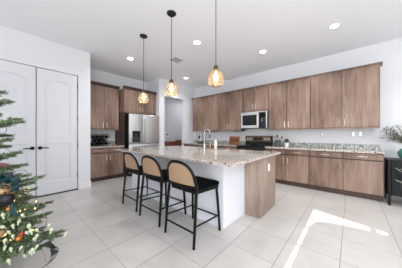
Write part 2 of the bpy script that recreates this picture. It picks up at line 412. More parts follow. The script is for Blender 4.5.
U = [(-4.61, -3.43, -3.98, 'brown wall cabinet with two doors, at the far left end of the back wall', ('lo',)),
     (-3.43, -2.52, -2.98, 'brown wall cabinet with two doors just left of the microwave', ()),
     (-1.72, -.73, -1.25, 'brown wall cabinet with two doors just right of the microwave', ()),
     (-.73, .42, -.15, 'brown wall cabinet with two doors at the right end of the row', ('hi',))]
for a, b_, s, lab, sd_ in U:
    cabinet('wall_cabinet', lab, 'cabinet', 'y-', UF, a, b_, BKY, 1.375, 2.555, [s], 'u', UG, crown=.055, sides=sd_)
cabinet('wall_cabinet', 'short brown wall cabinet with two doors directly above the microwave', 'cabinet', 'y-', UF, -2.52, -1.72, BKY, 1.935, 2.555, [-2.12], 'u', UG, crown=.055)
BG = 'brown base cabinets along the back wall'
BF = 4.5
for a, b_, ss, lab, sd_ in [(-4.82, -3.66, [-4.24], 'brown base cabinet in the far left corner of the back wall, behind the island', ()),
                       (-3.66, -2.53, [-3.1], 'brown base cabinet immediately left of the black range', ()),
                       (-1.69, -.71, [-1.2], 'brown base cabinet immediately right of the range, under the small potted plant', ()),
                       (-.71, .445, [-.12], 'brown base cabinet at the right end, next to the black glass cabinet', ('hi',))]:
    cabinet('base_cabinet', lab, 'cabinet', 'y-', BF, a, b_, BKY, 0, .875, ss, 'b', BG, toe=.1, drawers=.74, sides=sd_)
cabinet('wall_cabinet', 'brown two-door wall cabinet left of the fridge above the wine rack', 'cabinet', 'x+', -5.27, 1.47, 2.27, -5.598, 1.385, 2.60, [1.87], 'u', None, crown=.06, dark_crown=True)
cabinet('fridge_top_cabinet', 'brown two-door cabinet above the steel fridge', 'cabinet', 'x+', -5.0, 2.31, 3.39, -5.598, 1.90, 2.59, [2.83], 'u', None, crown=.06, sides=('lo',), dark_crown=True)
cabinet('base_cabinet', 'dark brown base cabinet under the wine rack, left of the fridge', 'cabinet', 'x+', -4.98, 1.335, 2.27, -5.598, 0, .875, [1.85], 'b', None, toe=.1, drawers=.74)
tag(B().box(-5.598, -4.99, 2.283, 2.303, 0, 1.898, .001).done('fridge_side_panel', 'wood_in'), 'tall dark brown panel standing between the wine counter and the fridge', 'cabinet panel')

# countertops and low backsplashes
def counter(label, cat_name, parts, splash, mat_s='granite_b'):
    t = thing('countertop', label, 'countertop', ((parts[0]+parts[1])/2, (parts[2]+parts[3])/2, .877))
    L = tuple(t.location)
    B().box(*parts, .877, .915, .004).done('slab', 'granite', t, off=L)
    B().box(*splash, .915, 1.02, .002).done('backsplash', mat_s, t, off=L)
counter('speckled granite countertop right of the range with grey-green backsplash', '', (-1.69, .46, 4.46, 5.118), (-1.69, .46, 5.1, 5.118))
counter('speckled granite countertop left of the range, behind the sink faucet', '', (-4.835, -2.53, 4.46, 5.118), (-4.83, -2.53, 5.1, 5.118))
counter('speckled granite countertop holding the black wine rack, left of the fridge', '', (-5.598, -4.95, 1.325, 2.28), (-5.598, -5.58, 1.325, 2.28))

# ------------------------------------------------------------------ island
isl = thing('kitchen_island', 'kitchen island with white seating side, brown wood end and speckled granite top', 'kitchen island', (-2.4, 2.4, 0))
IL = (-2.4, 2.4, 0)
B().box(-3.66, -1.24, 1.86, 2.44, 0, .875, .002).done('seating_side_panel', 'bar', isl, off=IL)
B().box(-3.66, -1.0, 2.44, 3.12, .0, .875, .002).done('body', 'wood_end', isl, off=IL)
B().box(-1.0, -.992, 2.446, 3.10, .005, .87, .002).done('end_panel', 'wood_end', isl, off=IL)
B().box(-3.8, -.95, 1.58, 3.26, .877, .915, .006, 2).done('granite_top', 'granite', isl, off=IL)
ol = B().box(-.992, -.986, 2.755, 2.825, .645, .76, .002).done('outlet_plate', 'white', isl, off=IL)
B().box(-.986, -.984, 2.775, 2.805, .662, .692).box(-.986, -.984, 2.775, 2.805, .712, .742).done('socket', 'trim', ol, off=IL)
for k, (a, b_) in enumerate(((-3.64, -2.95), (-2.95, -2.3), (-2.3, -1.65), (-1.65, -1.03))):
    d = B().box(a+.005, b_-.005, 3.12, 3.14, .11, .72, .002).done('door', 'wood', isl, off=IL)
    bar_handle((b_-.05, 3.14, .62), 'z', .14, (0, 1, 0), d, IL)
    d = B().box(a+.005, b_-.005, 3.12, 3.14, .735, .865, .002).done('drawer', 'wood', isl, off=IL)
    bar_handle(((a+b_)/2, 3.14, .8), 'h', .15, (0, 1, 0), d, IL)
snk = thing('kitchen_sink', 'stainless sink rim set in the island top behind the faucet', 'sink', (-2.35, 3.04, .915))
B().box(-2.72, -1.98, 2.9, 2.915, .912, .919).box(-2.72, -1.98, 3.165, 3.18, .912, .919).box(-2.72, -2.705, 2.915, 3.165, .912, .919).box(-1.995, -1.98, 2.915, 3.165, .912, .919).done('rim', 'steel', snk, off=(-2.35, 3.04, .915))
B().box(-2.705, -1.995, 2.915, 3.165, .9155, .917).done('basin', 'steel_d', snk, off=(-2.35, 3.04, .915))
fa = thing('faucet', 'tall steel gooseneck kitchen faucet on the island', 'faucet', (-2.4, 2.85, .915))
B().lathe([(.03, 0), (.03, .008), (.022, .014), (.019, .03), (.019, .1)], (0, 0, 0)).done('base', 'nickel', fa, True)
ang = math.radians(15); dx, dy = math.cos(ang)*.5+.35, .5
pts = [(0, 0, .08), (0, 0, .2), (0, 0, .33)]
dn = math.hypot(dx, dy); ux, uy = dx/dn, dy/dn; R_ = .06
for i in range(1, 13):
    a = PI*i/12; pts.append((ux*(R_-R_*math.cos(a)), uy*(R_-R_*math.cos(a)), .37+R_*math.sin(a)))
pts.append((ux*2*R_, uy*2*R_, .31))
B().tube(pts, .0125, 12).done('spout', 'faucet', fa, True)
B().lathe([(.015, 0), (.019, -.02), (.02, -.07), (.017, -.085)], (ux*2*R_, uy*2*R_, .32), 16).done('spray_head', 'steel_d', fa, True)
B().tube([(.018, 0, .06), (.045, 0, .065), (.06, -.02, .12)], .007, 8, .005).done('lever', 'nickel', fa, True)
sp = thing('soap_dispenser', 'small brushed metal soap pump between the faucet and the cream bottle', 'soap dispenser', (-2.30, 2.93, .915))
B().lathe([(.03, 0), (.032, .02), (.03, .1), (.014, .115), (.012, .13)], n=18).done('bottle', 'bronze', sp, True)
B().tube([(0, 0, .125), (0, 0, .155), (.03, -.02, .158)], .006, 8).done('pump', 'nickel', sp, True)
bt = thing('cream_bottle', 'tall cream bottle standing right of the faucet on the island', 'bottle', (-2.17, 2.95, .915))
B().lathe([(.03, 0), (.032, .01), (.032, .165), (.022, .18), (.014, .185)], n=20).done('body', 'cream', bt, True)
B().cyl((0, 0, .185), .016, .025, 16).done('cap', 'nickel', bt, True)

# ------------------------------------------------------------------ counter stools
def make_stool():
    t = thing('counter_stool', '', 'stool', (0, 0, 0), 0, 'black counter stools with cane backs')
    for s in (-1, 1):
        B().tube([(s*.245, -.262, 0), (s*.243, -.238, .3), (s*.232, -.208, .60)], .0145, 8, .019).done('leg', 'stoolw', t, True)
        B().tube([(s*.24, .225, 0), (s*.226, .21, .3), (s*.21, .19, .585)], .0145, 8, .017).done('leg', 'stoolw', t, True)
    B().tube([(-.24, -.252, .165), (.24, -.252, .165)], .010, 8).done('stretcher', 'stoolw', t, True)
    B().tube([(-.232, .217, .18), (.232, .217, .18)], .010, 8).done('stretcher', 'stoolw', t, True)
    for s in (-1, 1): B().tube([(s*.24, -.25, .225), (s*.234, .215, .20)], .010, 8).done('stretcher', 'stoolw', t, True)
    # seat frame and cushion: rounded front, slightly wider at the front
    def outline(gr):
        p = []
        for cx, cy, r, a0 in ((.20, .17, .06, 0), (-.20, .17, .06, 90), (-.20, -.175, .03, 180), (.20, -.175, .03, 270)):
            for k in range(6):
                a = math.radians(a0+18*k); p.append((cx+(r+gr)*math.cos(a), cy+(r+gr)*math.sin(a)))
        return p
    B().prism(outline(-.012), .558, .598, 'z').done('seat_frame', 'stoolw', t)
    b = B(); bm = b.bm; rings = []
    for gr, z in ((-.02, .598), (-.004, .603), (0, .613), (-.006, .628), (-.03, .638), (-.09, .645), (-.16, .648)):
        ring = []
        for x, y in outline(0):
            r = math.hypot(x, y); k = max(.02, (r+gr)/r); ring.append(bm.verts.new((x*k, y*k, z)))
        rings.append(ring)
    n = len(rings[0]); bm.faces.new(rings[0][::-1]); bm.faces.new(rings[-1])
    for a, c in zip(rings, rings[1:]):
        for i in range(n): bm.faces.new((a[i], a[(i+1) % n], c[(i+1) % n], c[i]))
    b.done('seat_cushion', 'fabric', t, True)
    # arched back frame
    def yb(x, z): return -.203-.022*(1-(x/.23)**2)-.22*max(0, z-.62)
    def tp(z): return 1-.45*max(0, z-.62)
    hw, zt, zs = .236, .915, .72
    arch = [(-hw, z) for z in (.58, .62, .66)]
    for i in range(0, 17):
        a = PI-PI*i/16; e = 2/2.6
        cx = math.copysign(abs(math.cos(a))**e, math.cos(a)); sx = abs(math.sin(a))**e
        arch.append((hw*cx, zs+(zt-zs)*sx))
    arch += [(hw, z) for z in (.66, .62, .58)]
    B().tube([(x*tp(z), yb(x, z), z) for x, z in arch], .019, 10, flat=.8).done('back_frame', 'stoolw', t, True)
    B().tube([(x, yb(x, .64), .64) for x in [hw*(-1+2*i/10) for i in range(11)]], .014, 8, flat=1.4).done('back_rail', 'stoolw', t, True)
    def ztop(x):
        k = min(.999, abs(x)/hw); return zs+(zt-zs)*(1-k**2.6)**(1/2.6)
    b = B(); bm = b.bm; g = {}
    nx, nz = 14, 10
    for sd_, dy_ in ((0, 0), (1, -.006)):
        for i in range(nx+1):
            x = (hw-.004)*(-1+2*i/nx)
            for j in range(nz+1):
                z = .645+(ztop(x)-.645)*j/nz
                g[sd_, i, j] = bm.verts.new((x*tp(z), yb(x, z)+dy_, z))
    for i in range(nx):
        for j in range(nz):
            for sd_ in (0, 1): bm.faces.new((g[sd_, i, j], g[sd_, i+1, j], g[sd_, i+1, j+1], g[sd_, i, j+1]))
    b.done('cane_panel', 'cane', t, True)
    return t
st = make_stool()
for i, (x, y, rz, lab) in enumerate([(-1.505, 1.585, 0, 'black counter stool with cane back nearest the white island corner'),
                                 (-2.165, 1.61, .01, 'black counter stool with cane back, the middle one of three'),
                                 (-2.81, 1.64, -.01, 'black counter stool with cane back nearest the fridge')]):
    o = st if i == 0 else copy_tree(st)
    o.location = (x, y, 0); o.rotation_euler.z = rz; o['label'] = lab

# ------------------------------------------------------------------ pendants
def make_pendant():
    t = thing('pendant_light', '', 'pendant light', (0, 0, H), 0, 'amber glass pendants over the island')
    B().lathe([(.0, 0), (.073, 0), (.073, -.008), (.06, -.022), (.012, -.026), (.0, -.026)], n=28, cap=False).done('canopy', 'blackm', t, True)
    B().tube([(0, 0, -.02), (0, 0, -1.05)], .0045, 6).done('cord', 'blackm', t)
    B().lathe([(.008, -1.03), (.026, -1.042), (.032, -1.06), (.036, -1.09), (.034, -1.11), (.0, -1.112)], n=20, cap=False).done('socket', 'socket_metal', t, True)
    prof = [(.026, 0), (.034, -.012), (.06, -.04), (.086, -.08), (.1, -.125), (.1, -.155), (.09, -.19), (.076, -.215), (.072, -.222)]
    B().lathe([(r, z-1.075) for r, z in prof], n=36, cap=False).done('glass_shade', 'amber', t, True)
    B().lathe([(.011, -1.11), (.014, -1.13), (.026, -1.165), (.03, -1.19), (.024, -1.215), (.008, -1.23)], n=16).done('bulb', 'bulb', t, True)
    return t
pe = make_pendant()
for i, (x, y, lab) in enumerate([(-3.01, 1.76, 'amber glass pendant hanging nearest the fridge, farthest from the camera'),
                                 (-2.12, 1.72, 'amber glass pendant light, the middle one of three'),
                                 (-1.278, 1.745, 'amber glass pendant nearest the camera, cord leaving the top of the frame')]):
    o = pe if i == 0 else copy_tree(pe)
    o.location = (x, y, H); o['label'] = lab
    d = bpy.data.lights.new('pendant_glow', 'POINT'); d.energy = .7; d.color = (1, .9, .78); d.shadow_soft_size = .03
    l = bpy.data.objects.new('pendant_glow', d); C.objects.link(l); l.location = (x, y, H-1.26)

# downlights and vent
def make_can():
    t = thing('ceiling_downlight', '', 'ceiling light', (0, 0, H), 0, 'recessed round ceiling lights')
    B().lathe([(.065, -.001), (.085, -.001), (.085, -.006), (.07, -.008), (.065, -.004)], n=28, cap=False).done('trim_ring', 'trim', t, True)
    B().lathe([(0, -.003), (.066, -.003)], n=28, cap=False).done('lens', 'can', t)
    return t
cn = make_can()
def can_light(x, y):
    d = bpy.data.lights.new('downlight_beam', 'SPOT'); d.energy = 40; d.spot_size = math.radians(150); d.spot_blend = .9; d.shadow_soft_size = .07; d.color = (.975, .988, 1)
    l = bpy.data.objects.new('downlight_beam', d); C.objects.link(l); l.location = (x, y, H-.03)
for i, (x, y, lab) in enumerate([(-4.15, 2.06, 'round ceiling light above the left brown wall cabinets'),
                                 (-2.39, 2.61, 'round ceiling light between the middle and nearest pendants'),
                                 (-1.52, 3.89, 'round ceiling light right of the nearest pendant, above the microwave'),
                                 (-.22, 3.80, 'rightmost round ceiling light, above the right end cabinets'),
                                 (-4.16, 3.99, 'small far round ceiling light by the doorway wall')]):
    o = cn if i == 0 else copy_tree(cn)
    o.location = (x, y, H); o['label'] = lab
    can_light(x, y)
for x, y in ((.3, 1.9), (1.0, .1), (1.9, 3.4), (1.9, 1.2), (2.2, 4.2)): can_light(x, y)   # unseen beams added to brighten the right side, without fixtures
v = thing('ceiling_vent', 'small square air vent with slats in the ceiling beside the middle pendant cord', 'vent', (-3.34, 2.87, H))
B().box(-.15, .15, -.15, -.13, -.012, 0, .002).box(-.15, .15, .13, .15, -.012, 0, .002).box(-.15, -.13, -.13, .13, -.012, 0, .002).box(.13, .15, -.13, .13, -.012, 0, .002).done('frame', 'trim', v)
B().box(-.13, .13, -.13, .13, -.002, 0).done('vent_gap_shade', 'blackm', v)  # black sheet painting the shade between the slats
b = B()
for k in range(4):
    y = -.10+.06*k; b.prism([(y, -.003), (y+.003, -.003), (y+.016, -.012), (y+.013, -.012)], -.13, .13, 'x')
b.done('louvres', 'trim', v)

# ------------------------------------------------------------------ appliances
fr_ = thing('refrigerator', 'stainless steel two-door fridge with ice dispenser between brown cabinets', 'refrigerator', (-5.1, 2.86, 0))
FL = (-5.1, 2.86, 0); FX = -4.80; F0, F1, FM = 2.355, 3.385, 2.80
B().box(-5.56, FX-.06, F0, F1, .03, 1.83, .004).done('body', 'blackm', fr_, off=FL)
for a, b_, nm in ((F0, FM-.004, 'fridge_door'), (FM+.004, F1, 'fridge_door')):
    d = B().box(FX-.055, FX, a, b_, .965, 1.845, .010, 3).done(nm, 'steel', fr_, True, off=FL)
    hy = b_-.035 if a == F0 else a+.035
    B().tube([(FX, hy, 1.0), (FX+.045, hy, 1.02), (FX+.05, hy, 1.3), (FX+.045, hy, 1.68), (FX, hy, 1.70)], .013, 8).done('handle', 'faucet', d, True, off=FL)
    if a == F0:
        B().box(FX-.002, FX+.006, a+.09, b_-.10, 1.0, 1.34, .004).done('dispenser', 'bglass', d, off=FL)
        B().box(FX+.006, FX+.009, a+.115, b_-.125, 1.02, 1.16, .002).box(FX+.006, FX+.012, (a+b_)/2-.03, (a+b_)/2+.0, 1.10, 1.25, .002).done('dispenser_recess', 'steel_d', d, off=FL)
d = B().box(FX-.055, FX, F0, F1, .12, .95, .010, 3).done('freezer_drawer', 'steel', fr_, True, off=FL)
B().tube([(FX, F0+.1, .87), (FX+.045, F0+.12, .87), (FX+.045, F1-.12, .87), (FX, F1-.1, .87)], .012, 8).done('handle', 'faucet', d, True, off=FL)
B().box(FX-.05, FX-.03, F0+.01, F1-.01, .02, .11).done('grille', 'blackm', fr_, off=FL)

mw = thing('microwave', 'stainless over-the-range microwave with black door glass', 'microwave', (-2.12, 4.93, 1.41))
ML = (-2.12, 4.93, 1.41); X0, X1, YF = -2.50, -1.715, 4.70
B().box(X0, X1, YF+.02, 5.115, 1.41, 1.89, .004).done('body', 'steel_d', mw, off=ML)
d = B().box(X0, -1.955, YF-.008, YF+.02, 1.425, 1.855, .004).done('door', 'steel', mw, off=ML)
B().box(X0+.05, -2.01, YF-.012, YF-.006, 1.50, 1.80, .003).done('door_glass', 'bglass', d, off=ML)
B().tube([(-1.975, YF-.008, 1.46), (-1.975, YF-.045, 1.47), (-1.975, YF-.045, 1.81), (-1.975, YF-.008, 1.82)], .009, 8).done('handle', 'steel', d, True, off=ML)
d = B().box(-1.952, X1, YF-.008, YF+.02, 1.425, 1.855, .004).done('control_panel', 'bglass', mw, off=ML)
for i in range(3):
    for j in range(4): B().box(-1.915+.055*i, -1.885+.055*i, YF-.011, YF-.007, 1.47+.055*j, 1.495+.055*j).done('key', 'steel_d', d, off=ML)
B().box(-1.915, -1.775, YF-.011, YF-.007, 1.73, 1.79).done('display', 'smoke', d, off=ML)
b = B().box(X0, X1, YF-.008, YF+.02, 1.858, 1.89, .004)
b.done('top_vent', 'steel', mw, off=ML)
B().box(X1-.035, X1, YF-.010, YF-.006, 1.42, 1.86, .001).done('side_trim', 'steel', mw, off=ML)

rg = thing('range', 'black and steel kitchen range below the microwave', 'stove', (-2.11, 4.8, 0))
RL = (-2.11, 4.8, 0); X0, X1 = -2.52, -1.70
B().box(X0, X1, 4.49, 5.10, .04, .9, .004).done('body', 'steel_d', rg, off=RL)
B().box(X0, X1, 4.44, 5.02, .9, .925, .006).done('cooktop', 'bglass', rg, off=RL)
b = B()
for cx, cy, r in ((-2.3, 4.6, .095), (-1.92, 4.6, .08), (-2.3, 4.85, .08), (-1.92, 4.85, .095)): b.lathe([(r, .9255), (r, .927), (r-.004, .927), (r-.004, .9255)], (cx, cy, 0), 28, False)
b.done('burner_ring', 'steel_d', rg, off=RL)
bk = B().box(X0, X1, 5.02, 5.10, .925, 1.195, .006).done('backguard', 'blackm', rg, off=RL)
B().box(X0+.035, X1-.035, 5.012, 5.022, 1.03, 1.18, .002).done('fascia', 'bronze', bk, off=RL)
B().box(-2.25, -1.97, 5.008, 5.013, 1.055, 1.155, .001).done('clock_display', 'bglass', bk, off=RL)
for x in (-2.43, -2.33, -1.88, -1.79): B().cyl((x, 4.985, 1.10), .022, .028, 14, 'y').done('knob', 'steel', bk, True, off=RL)
d = B().box(X0+.01, X1-.01, 4.455, 4.49, .2, .78, .006).done('oven_door', 'steel', rg, off=RL)
B().box(X0+.09, X1-.09, 4.45, 4.457, .3, .62, .002).done('oven_window', 'bglass', d, off=RL)
B().tube([(X0+.06, 4.455, .72), (X0+.06, 4.41, .72), (X1-.06, 4.41, .72), (X1-.06, 4.455, .72)], .011, 8).done('handle', 'steel', d, True, off=RL)
B().box(X0+.01, X1-.01, 4.455, 4.49, .79, .895, .004).done('front_strip', 'blackm', rg, off=RL)
B().box(X0+.01, X1-.01, 4.46, 4.49, .05, .19, .004).done('storage_drawer', 'steel', rg, off=RL)

# ------------------------------------------------------------------ things on the back counters
cb = thing('cutting_board', 'reddish wood cutting board leaning on the backsplash left of the range', 'cutting board', (-2.92, 5.02, .917))
b = B().box(-.19, .19, -.012, .012, .0, .26, .01, 2); o = b.done('board', 'acacia', cb, True); o.rotation_euler.x = -.07
b = B().box(-.17, .17, -.022, -.002, .09, .19, .006, 2); o = b.done('inset', 'oak', cb, True); o.rotation_euler.x = -.07
cf = thing('stand_mixer', 'chrome and black stand mixer in the far corner left of the faucet', 'mixer', (-4.28, 4.84, .917), -.5)
B().lathe([(.0, 0), (.11, 0), (.12, .012), (.10, .035), (.0, .035)], n=24, cap=False).done('base', 'blackm', cf, True)
B().lathe([(.04, .035), (.075, .06), (.095, .11), (.1, .17), (.103, .172)], (.04, 0, 0), 24, False).done('bowl', 'steel', cf, True)
B().tube([(-.10, 0, .03), (-.105, 0, .14), (-.09, 0, .25), (-.06, 0, .3)], .04, 12, .035).done('column', 'steel_d', cf, True)
B().tube([(-.14, 0, .32), (-.1, 0, .33), (0, 0, .335), (.09, 0, .33), (.13, 0, .32)], .06, 14, .045).done('motor_head', 'steel', cf, True)
B().lathe([(.01, .18), (.014, .28)], (.05, 0, 0), 10).done('beater', 'steel', cf)
for x0, lab in ((-3.9, 'dark block painting the shade under the wall cabinets above the faucet'), (-2.86, 'dark block painting the shade under the wall cabinet left of the microwave')):
    t = thing('under_cabinet_shade', lab, 'painted shade', (x0+.17, 4.9, 1.372), 0, None)
    B().box(-.17, .17, -.05, .05, -.035, 0, .004).done('shade_block', 'blackm', t)  # dark box painting the shade under the cabinets, no lamp here
    B().box(-.15, .15, -.035, .035, -.038, -.034, .001).done('lens', 'smoke', t)  # lower face of the same painted shade block
cr = thing('utensil_crock', 'charcoal crock just right of the range', 'crock', (-1.49, 4.85, .917))
B().lathe([(.0, .004), (.07, 0), (.075, .01), (.075, .165), (.07, .17), (.066, .165), (.064, .02), (.0, .015)], n=28, cap=False).done('pot', 'charcoal', cr, True)
us = [((.02, .0), (.06, -.01, .30), 'cream'), ((-.02, .01), (-.07, .0, .28), 'gold'), ((.0, -.02), (.0, -.03, .31), 'leaf2'), ((.03, .02), (.10, .03, .27), 'leaf2')]
for k, (a, e, m_) in enumerate(us):
    t = thing('cooking_utensil', ['pale spoon leaning slightly right in the charcoal crock', 'tan spoon leaning left in the charcoal crock', 'green upright spatula in the charcoal crock', 'green spatula leaning far right in the charcoal crock'][k], 'utensil', (-1.49+a[0], 4.85+a[1], .937), 0, 'utensils in the crock')
    dv = Vector((e[0]-a[0], e[1]-a[1], e[2]-.02))
    B().tube([(0, 0, 0), tuple(dv*.8)], .005, 8).done('shaft', 'acacia', t, True)
    b = B().ball((0, 0, 0), .028, 12); o = b.done('head', m_, t, True); o.scale = (.9, .35, 1.3); o.location = dv*.88
pp = thing('potted_plant', 'small white pot with a dark green bushy plant, right of the charcoal crock', 'plant', (-1.27, 4.86, .917))
B().lathe([(.0, .0), (.045, 0), (.058, .1), (.054, .1), (.05, .085), (.0, .085)], n=24, cap=False).done('pot', 'white', pp, True)
b = B()
for k in range(170):
    a = random.uniform(0, 2*PI); e = random.uniform(-.1, 1.4); r = random.uniform(.02, .075)
    d = Vector((math.cos(a)*math.cos(e), math.sin(a)*math.cos(e), math.sin(e)))
    b.leaf(Vector((0, 0, .11))+d*r, d+Vector((random.uniform(-.5, .5), random.uniform(-.5, .5), .2)), .035, .018)
b.done('foliage', 'leaf2', pp)
for x, lab in ((.04, 'left one of the paired white outlets above the right backsplash'), (.155, 'right one of the paired white outlets above the right backsplash'), (-.53, 'single white outlet on the wall above the counter, right of the plant')):
    t = thing('wall_outlet', lab, 'outlet', (x, 5.12, 1.24), 0, 'outlets on the back wall')
    B().box(-.037, .037, -.006, 0, -.058, .058, .002).done('plate', 'plate', t)
    B().box(-.016, .016, -.009, -.005, -.036, -.008).box(-.016, .016, -.009, -.005, .008, .036).done('socket', 'steel', t)

# wine rack with bottles
wr = thing('wine_rack', 'black honeycomb wine rack on the counter left of the fridge', 'wine rack', (-5.38, 1.78, .925))
b = B(); r = .062; cells = []
for row in range(3):
    for k in range(4 if row != 1 else 3):
        cells.append((-.175+.117*k+(.058 if row == 1 else 0), .062+row*.1))
for cy, cz in cells:
    pts = [(-.09, cy+r*math.sin(PI/3*i), cz+r*math.cos(PI/3*i)) for i in range(7)]
    for p, q in zip(pts, pts[1:]):
        for x in (-.09, .09): b.tube([(x, p[1], p[2]), (x, q[1], q[2])], .004, 6)
    for p in pts[:6]: b.tube([(-.09, p[1], p[2]), (.09, p[1], p[2])], .003, 5)
b.done('frame', 'black', wr)
w0 = None
names = {0: 'bottom', 1: 'middle', 2: 'top'}
wl = ['first', 'second', 'third', 'fourth']
for i, (cy, cz) in enumerate(cells):
    if w0 is None:
        w0 = thing('wine_bottle', '', 'wine bottle', (0, 0, 0), 0, 'wine bottles lying in the rack')
        B().lathe([(.0, -.15), (.033, -.15), (.035, -.14), (.035, .04), (.027, .075), (.015, .095), (.014, .13)], n=18, axis='x').done('bottle', 'bglass', w0, True)
        B().lathe([(.0155, .09), (.016, .15), (.0, .15)], n=14, axis='x', cap=False).done('foil_capsule', 'navy', w0, True)
        o = w0
    else: o = copy_tree(w0)
    row = 0 if i < 4 else (1 if i < 7 else 2); k = i-(0, 4, 7)[row]
    o.location = (-5.40, 1.78+cy, .925+cz-.012)
    o['label'] = 'dark wine bottle lying in the %s row of the rack, %s from the left' % (names[row], wl[k])

# ------------------------------------------------------------------ hall chest
hc = thing('hall_chest', 'reddish wooden chest seen through the doorway beside the kitchen', 'chest', (-5.95, 5.2, 0))
HL = (-5.95, 5.2, 0)
B().box(-6.24, -5.72, 4.45, 6.1, .06, .90, .004).done('body', 'oak', hc, off=HL)
B().box(-6.26, -5.69, 4.42, 6.13, .90, .935, .004).done('top', 'oak', hc, off=HL)
for k in range(3):
    y0 = 4.47+.545*k
    d = B().box(-5.72, -5.705, y0, y0+.52, .66, .86, .003).done('drawer', 'oak', hc, off=HL)
    B().ball((-5.69, y0+.26, .76), .014, 10).done('knob', 'black', d, True, off=HL)
    B().box(-5.72, -5.705, y0, y0+.52, .1, .63, .003).done('door', 'oak', hc, off=HL)
for x in (-6.2, -5.76):
    for y in (4.5, 6.05): B().box(x-.025, x+.025, y-.025, y+.025, 0, .06).done('foot', 'oak', hc, off=HL)
bw = thing('decor_bowl', 'white bowl on the reddish hall chest', 'bowl', (-5.85, 4.86, .936))
B().lathe([(.0, 0), (.04, 0), (.09, .05), (.1, .08), (.095, .08), (.06, .03), (.0, .015)], n=24, cap=False).done('bowl', 'white', bw, True)
tr = thing('serving_tray', 'dark wooden tray right of the white bowl on the hall chest', 'tray', (-5.9, 5.25, .936))
B().box(-.14, .14, -.22, .22, 0, .012, .003).box(-.14, .14, -.22, -.208, 0, .06, .002).box(-.14, .14, .208, .22, 0, .06, .002).box(.128, .14, -.2, .2, 0, .05, .002).box(-.14, -.128, -.2, .2, 0, .05, .002).done('tray', 'oak', tr)

# ------------------------------------------------------------------ black glass cabinet, vase
bc = thing('display_cabinet', 'low black glass-fronted cabinet at the right end of the kitchen counter', 'cabinet', (1.08, 4.65, 0))
BL = (1.08, 4.65, 0); X0, X1, Y0, Y1, Z0, Z1 = .485, 1.68, 4.38, 4.86, .17, .79
B().box(X0, X1, Y0, Y1, Z1-.03, Z1, .003).box(X0, X1, Y0+.02, Y1, Z0, Z0+.03, .002).box(X0, X0+.02, Y0+.02, Y1, Z0, Z1-.03).box(X1-.02, X1, Y0+.02, Y1, Z0, Z1-.03).box(X0, X1, Y1-.02, Y1, Z0, Z1-.03).done('case', 'black', bc, off=BL)
B().box(X0+.02, X1-.02, Y0+.04, Y1-.02, .46, .475).done('shelf', 'blackm', bc, off=BL)
for x in (X0+.018, X1-.018):
    for y in (Y0+.018, Y1-.018): B().box(x-.016, x+.016, y-.016, y+.016, 0, Z1-.02, .002).done('leg', 'black', bc, off=BL)
for a, b_ in ((X0+.04, (X0+X1)/2-.003), ((X0+X1)/2+.003, X1-.04)):
    f = .032
    d = B().box(a, a+f, Y0, Y0+.02, Z0+.005, Z1-.035, .002).box(b_-f, b_, Y0, Y0+.02, Z0+.005, Z1-.035, .002).box(a+f, b_-f, Y0, Y0+.02, Z0+.005, Z0+.005+f, .002).box(a+f, b_-f, Y0, Y0+.02, Z1-.035-f, Z1-.035, .002).done('door', 'black', bc, off=BL)
    B().box(a+f, b_-f, Y0+.008, Y0+.012, Z0+.005+f, Z1-.035-f).done('glass', 'smoke', d, off=BL)
    b = B(); cx = a+f+.0
    random.seed(3)
    for k in (1, 3):
        z = Z0+.06+.1*k; xs = cx+.01; L = .32-.03*k
        b.tube([(xs, Y0+.004, z+.13), (xs+L*.4, Y0+.003, z+.06), (xs+L, Y0+.004, z-.02)], .0035, 6)
        for q in range(4):
            px_ = xs+L*(.2+.2*q); pz = z+.13-.15*(.2+.2*q)
            b.tube([(px_, Y0+.004, pz), (px_+.05, Y0+.003, pz+.035)], .003, 6)
    b.done('branch_motif', 'nickel', d, off=BL)
    B().ball((b_-.015 if a < .9 else a+.015, Y0-.012, .5), .011, 10).done('knob', 'nickel', d, True, off=BL)
vs = thing('glass_vase', 'round teal glass vase on the black cabinet', 'vase', (.75, 4.6, .792))
B().lathe([(.0, .004), (.07, 0), (.11, .03), (.135, .09), (.128, .14), (.09, .185), (.05, .205), (.046, .23), (.055, .245), (.05, .245), (.042, .23), (.045, .205), (.085, .18), (.12, .138), (.127, .09), (.1, .035), (.0, .014)], n=36, cap=False).done('vase', 'teal_glass', vs, True)
tips = [(.455, 4.56, 1.29), (.44, 4.6, 1.18), (.50, 4.66, 1.34), (.57, 4.55, 1.26), (.63, 4.6, 1.37), (.52, 4.5, 1.13), (.60, 4.62, 1.20), (.7, 4.5, 1.4), (.85, 4.6, 1.38), (.95, 4.62, 1.25), (.8, 4.7, 1.3), (.49, 4.62, 1.23), (.56, 4.66, 1.32)]
BR = [None]
for i, tp in enumerate(tips):
    t = thing('olive_branch', ['grey-green leafy branch spraying left from the teal vase', 'grey-green leafy branch rising upright from the teal vase', 'grey-green leafy branch leaning right from the teal vase'][0 if tp[0] < .62 else (1 if tp[0] < .82 else 2)], 'branch', (.75, 4.6, .83), 0, ['branches spraying left from the vase', 'upright branches in the vase', 'branches leaning right from the vase'][0 if tp[0] < .62 else (1 if tp[0] < .82 else 2)])
    s0 = Vector((0, 0, 0)); s1 = Vector(((tp[0]-.75)*.1, (tp[1]-4.6)*.1, .2)); s3 = Vector(tp)-Vector((.75, 4.6, .83))
    s2 = (s1+s3)/2+Vector((0, 0, .06)); P_ = []
    for k in range(11):
        u = k/10; P_.append(s1*(1-u)**2+s2*2*u*(1-u)+s3*u*u)
    B().tube([s0]+P_, .0028, 5, .0016).done('stem', 'stem', t)
    b = B()
    for k in range(2, 11):
        for s in (-1, 1, .2):
            d = (P_[k]-P_[k-1]).normalized(); side = d.cross(Vector((0, 1, .3))).normalized()*s
            b.leaf(P_[k], d*.7+side+Vector((0, random.uniform(-.4, .4), 0)), random.uniform(.055, .08), .021)
    b.done('leaves', 'leaf', t)

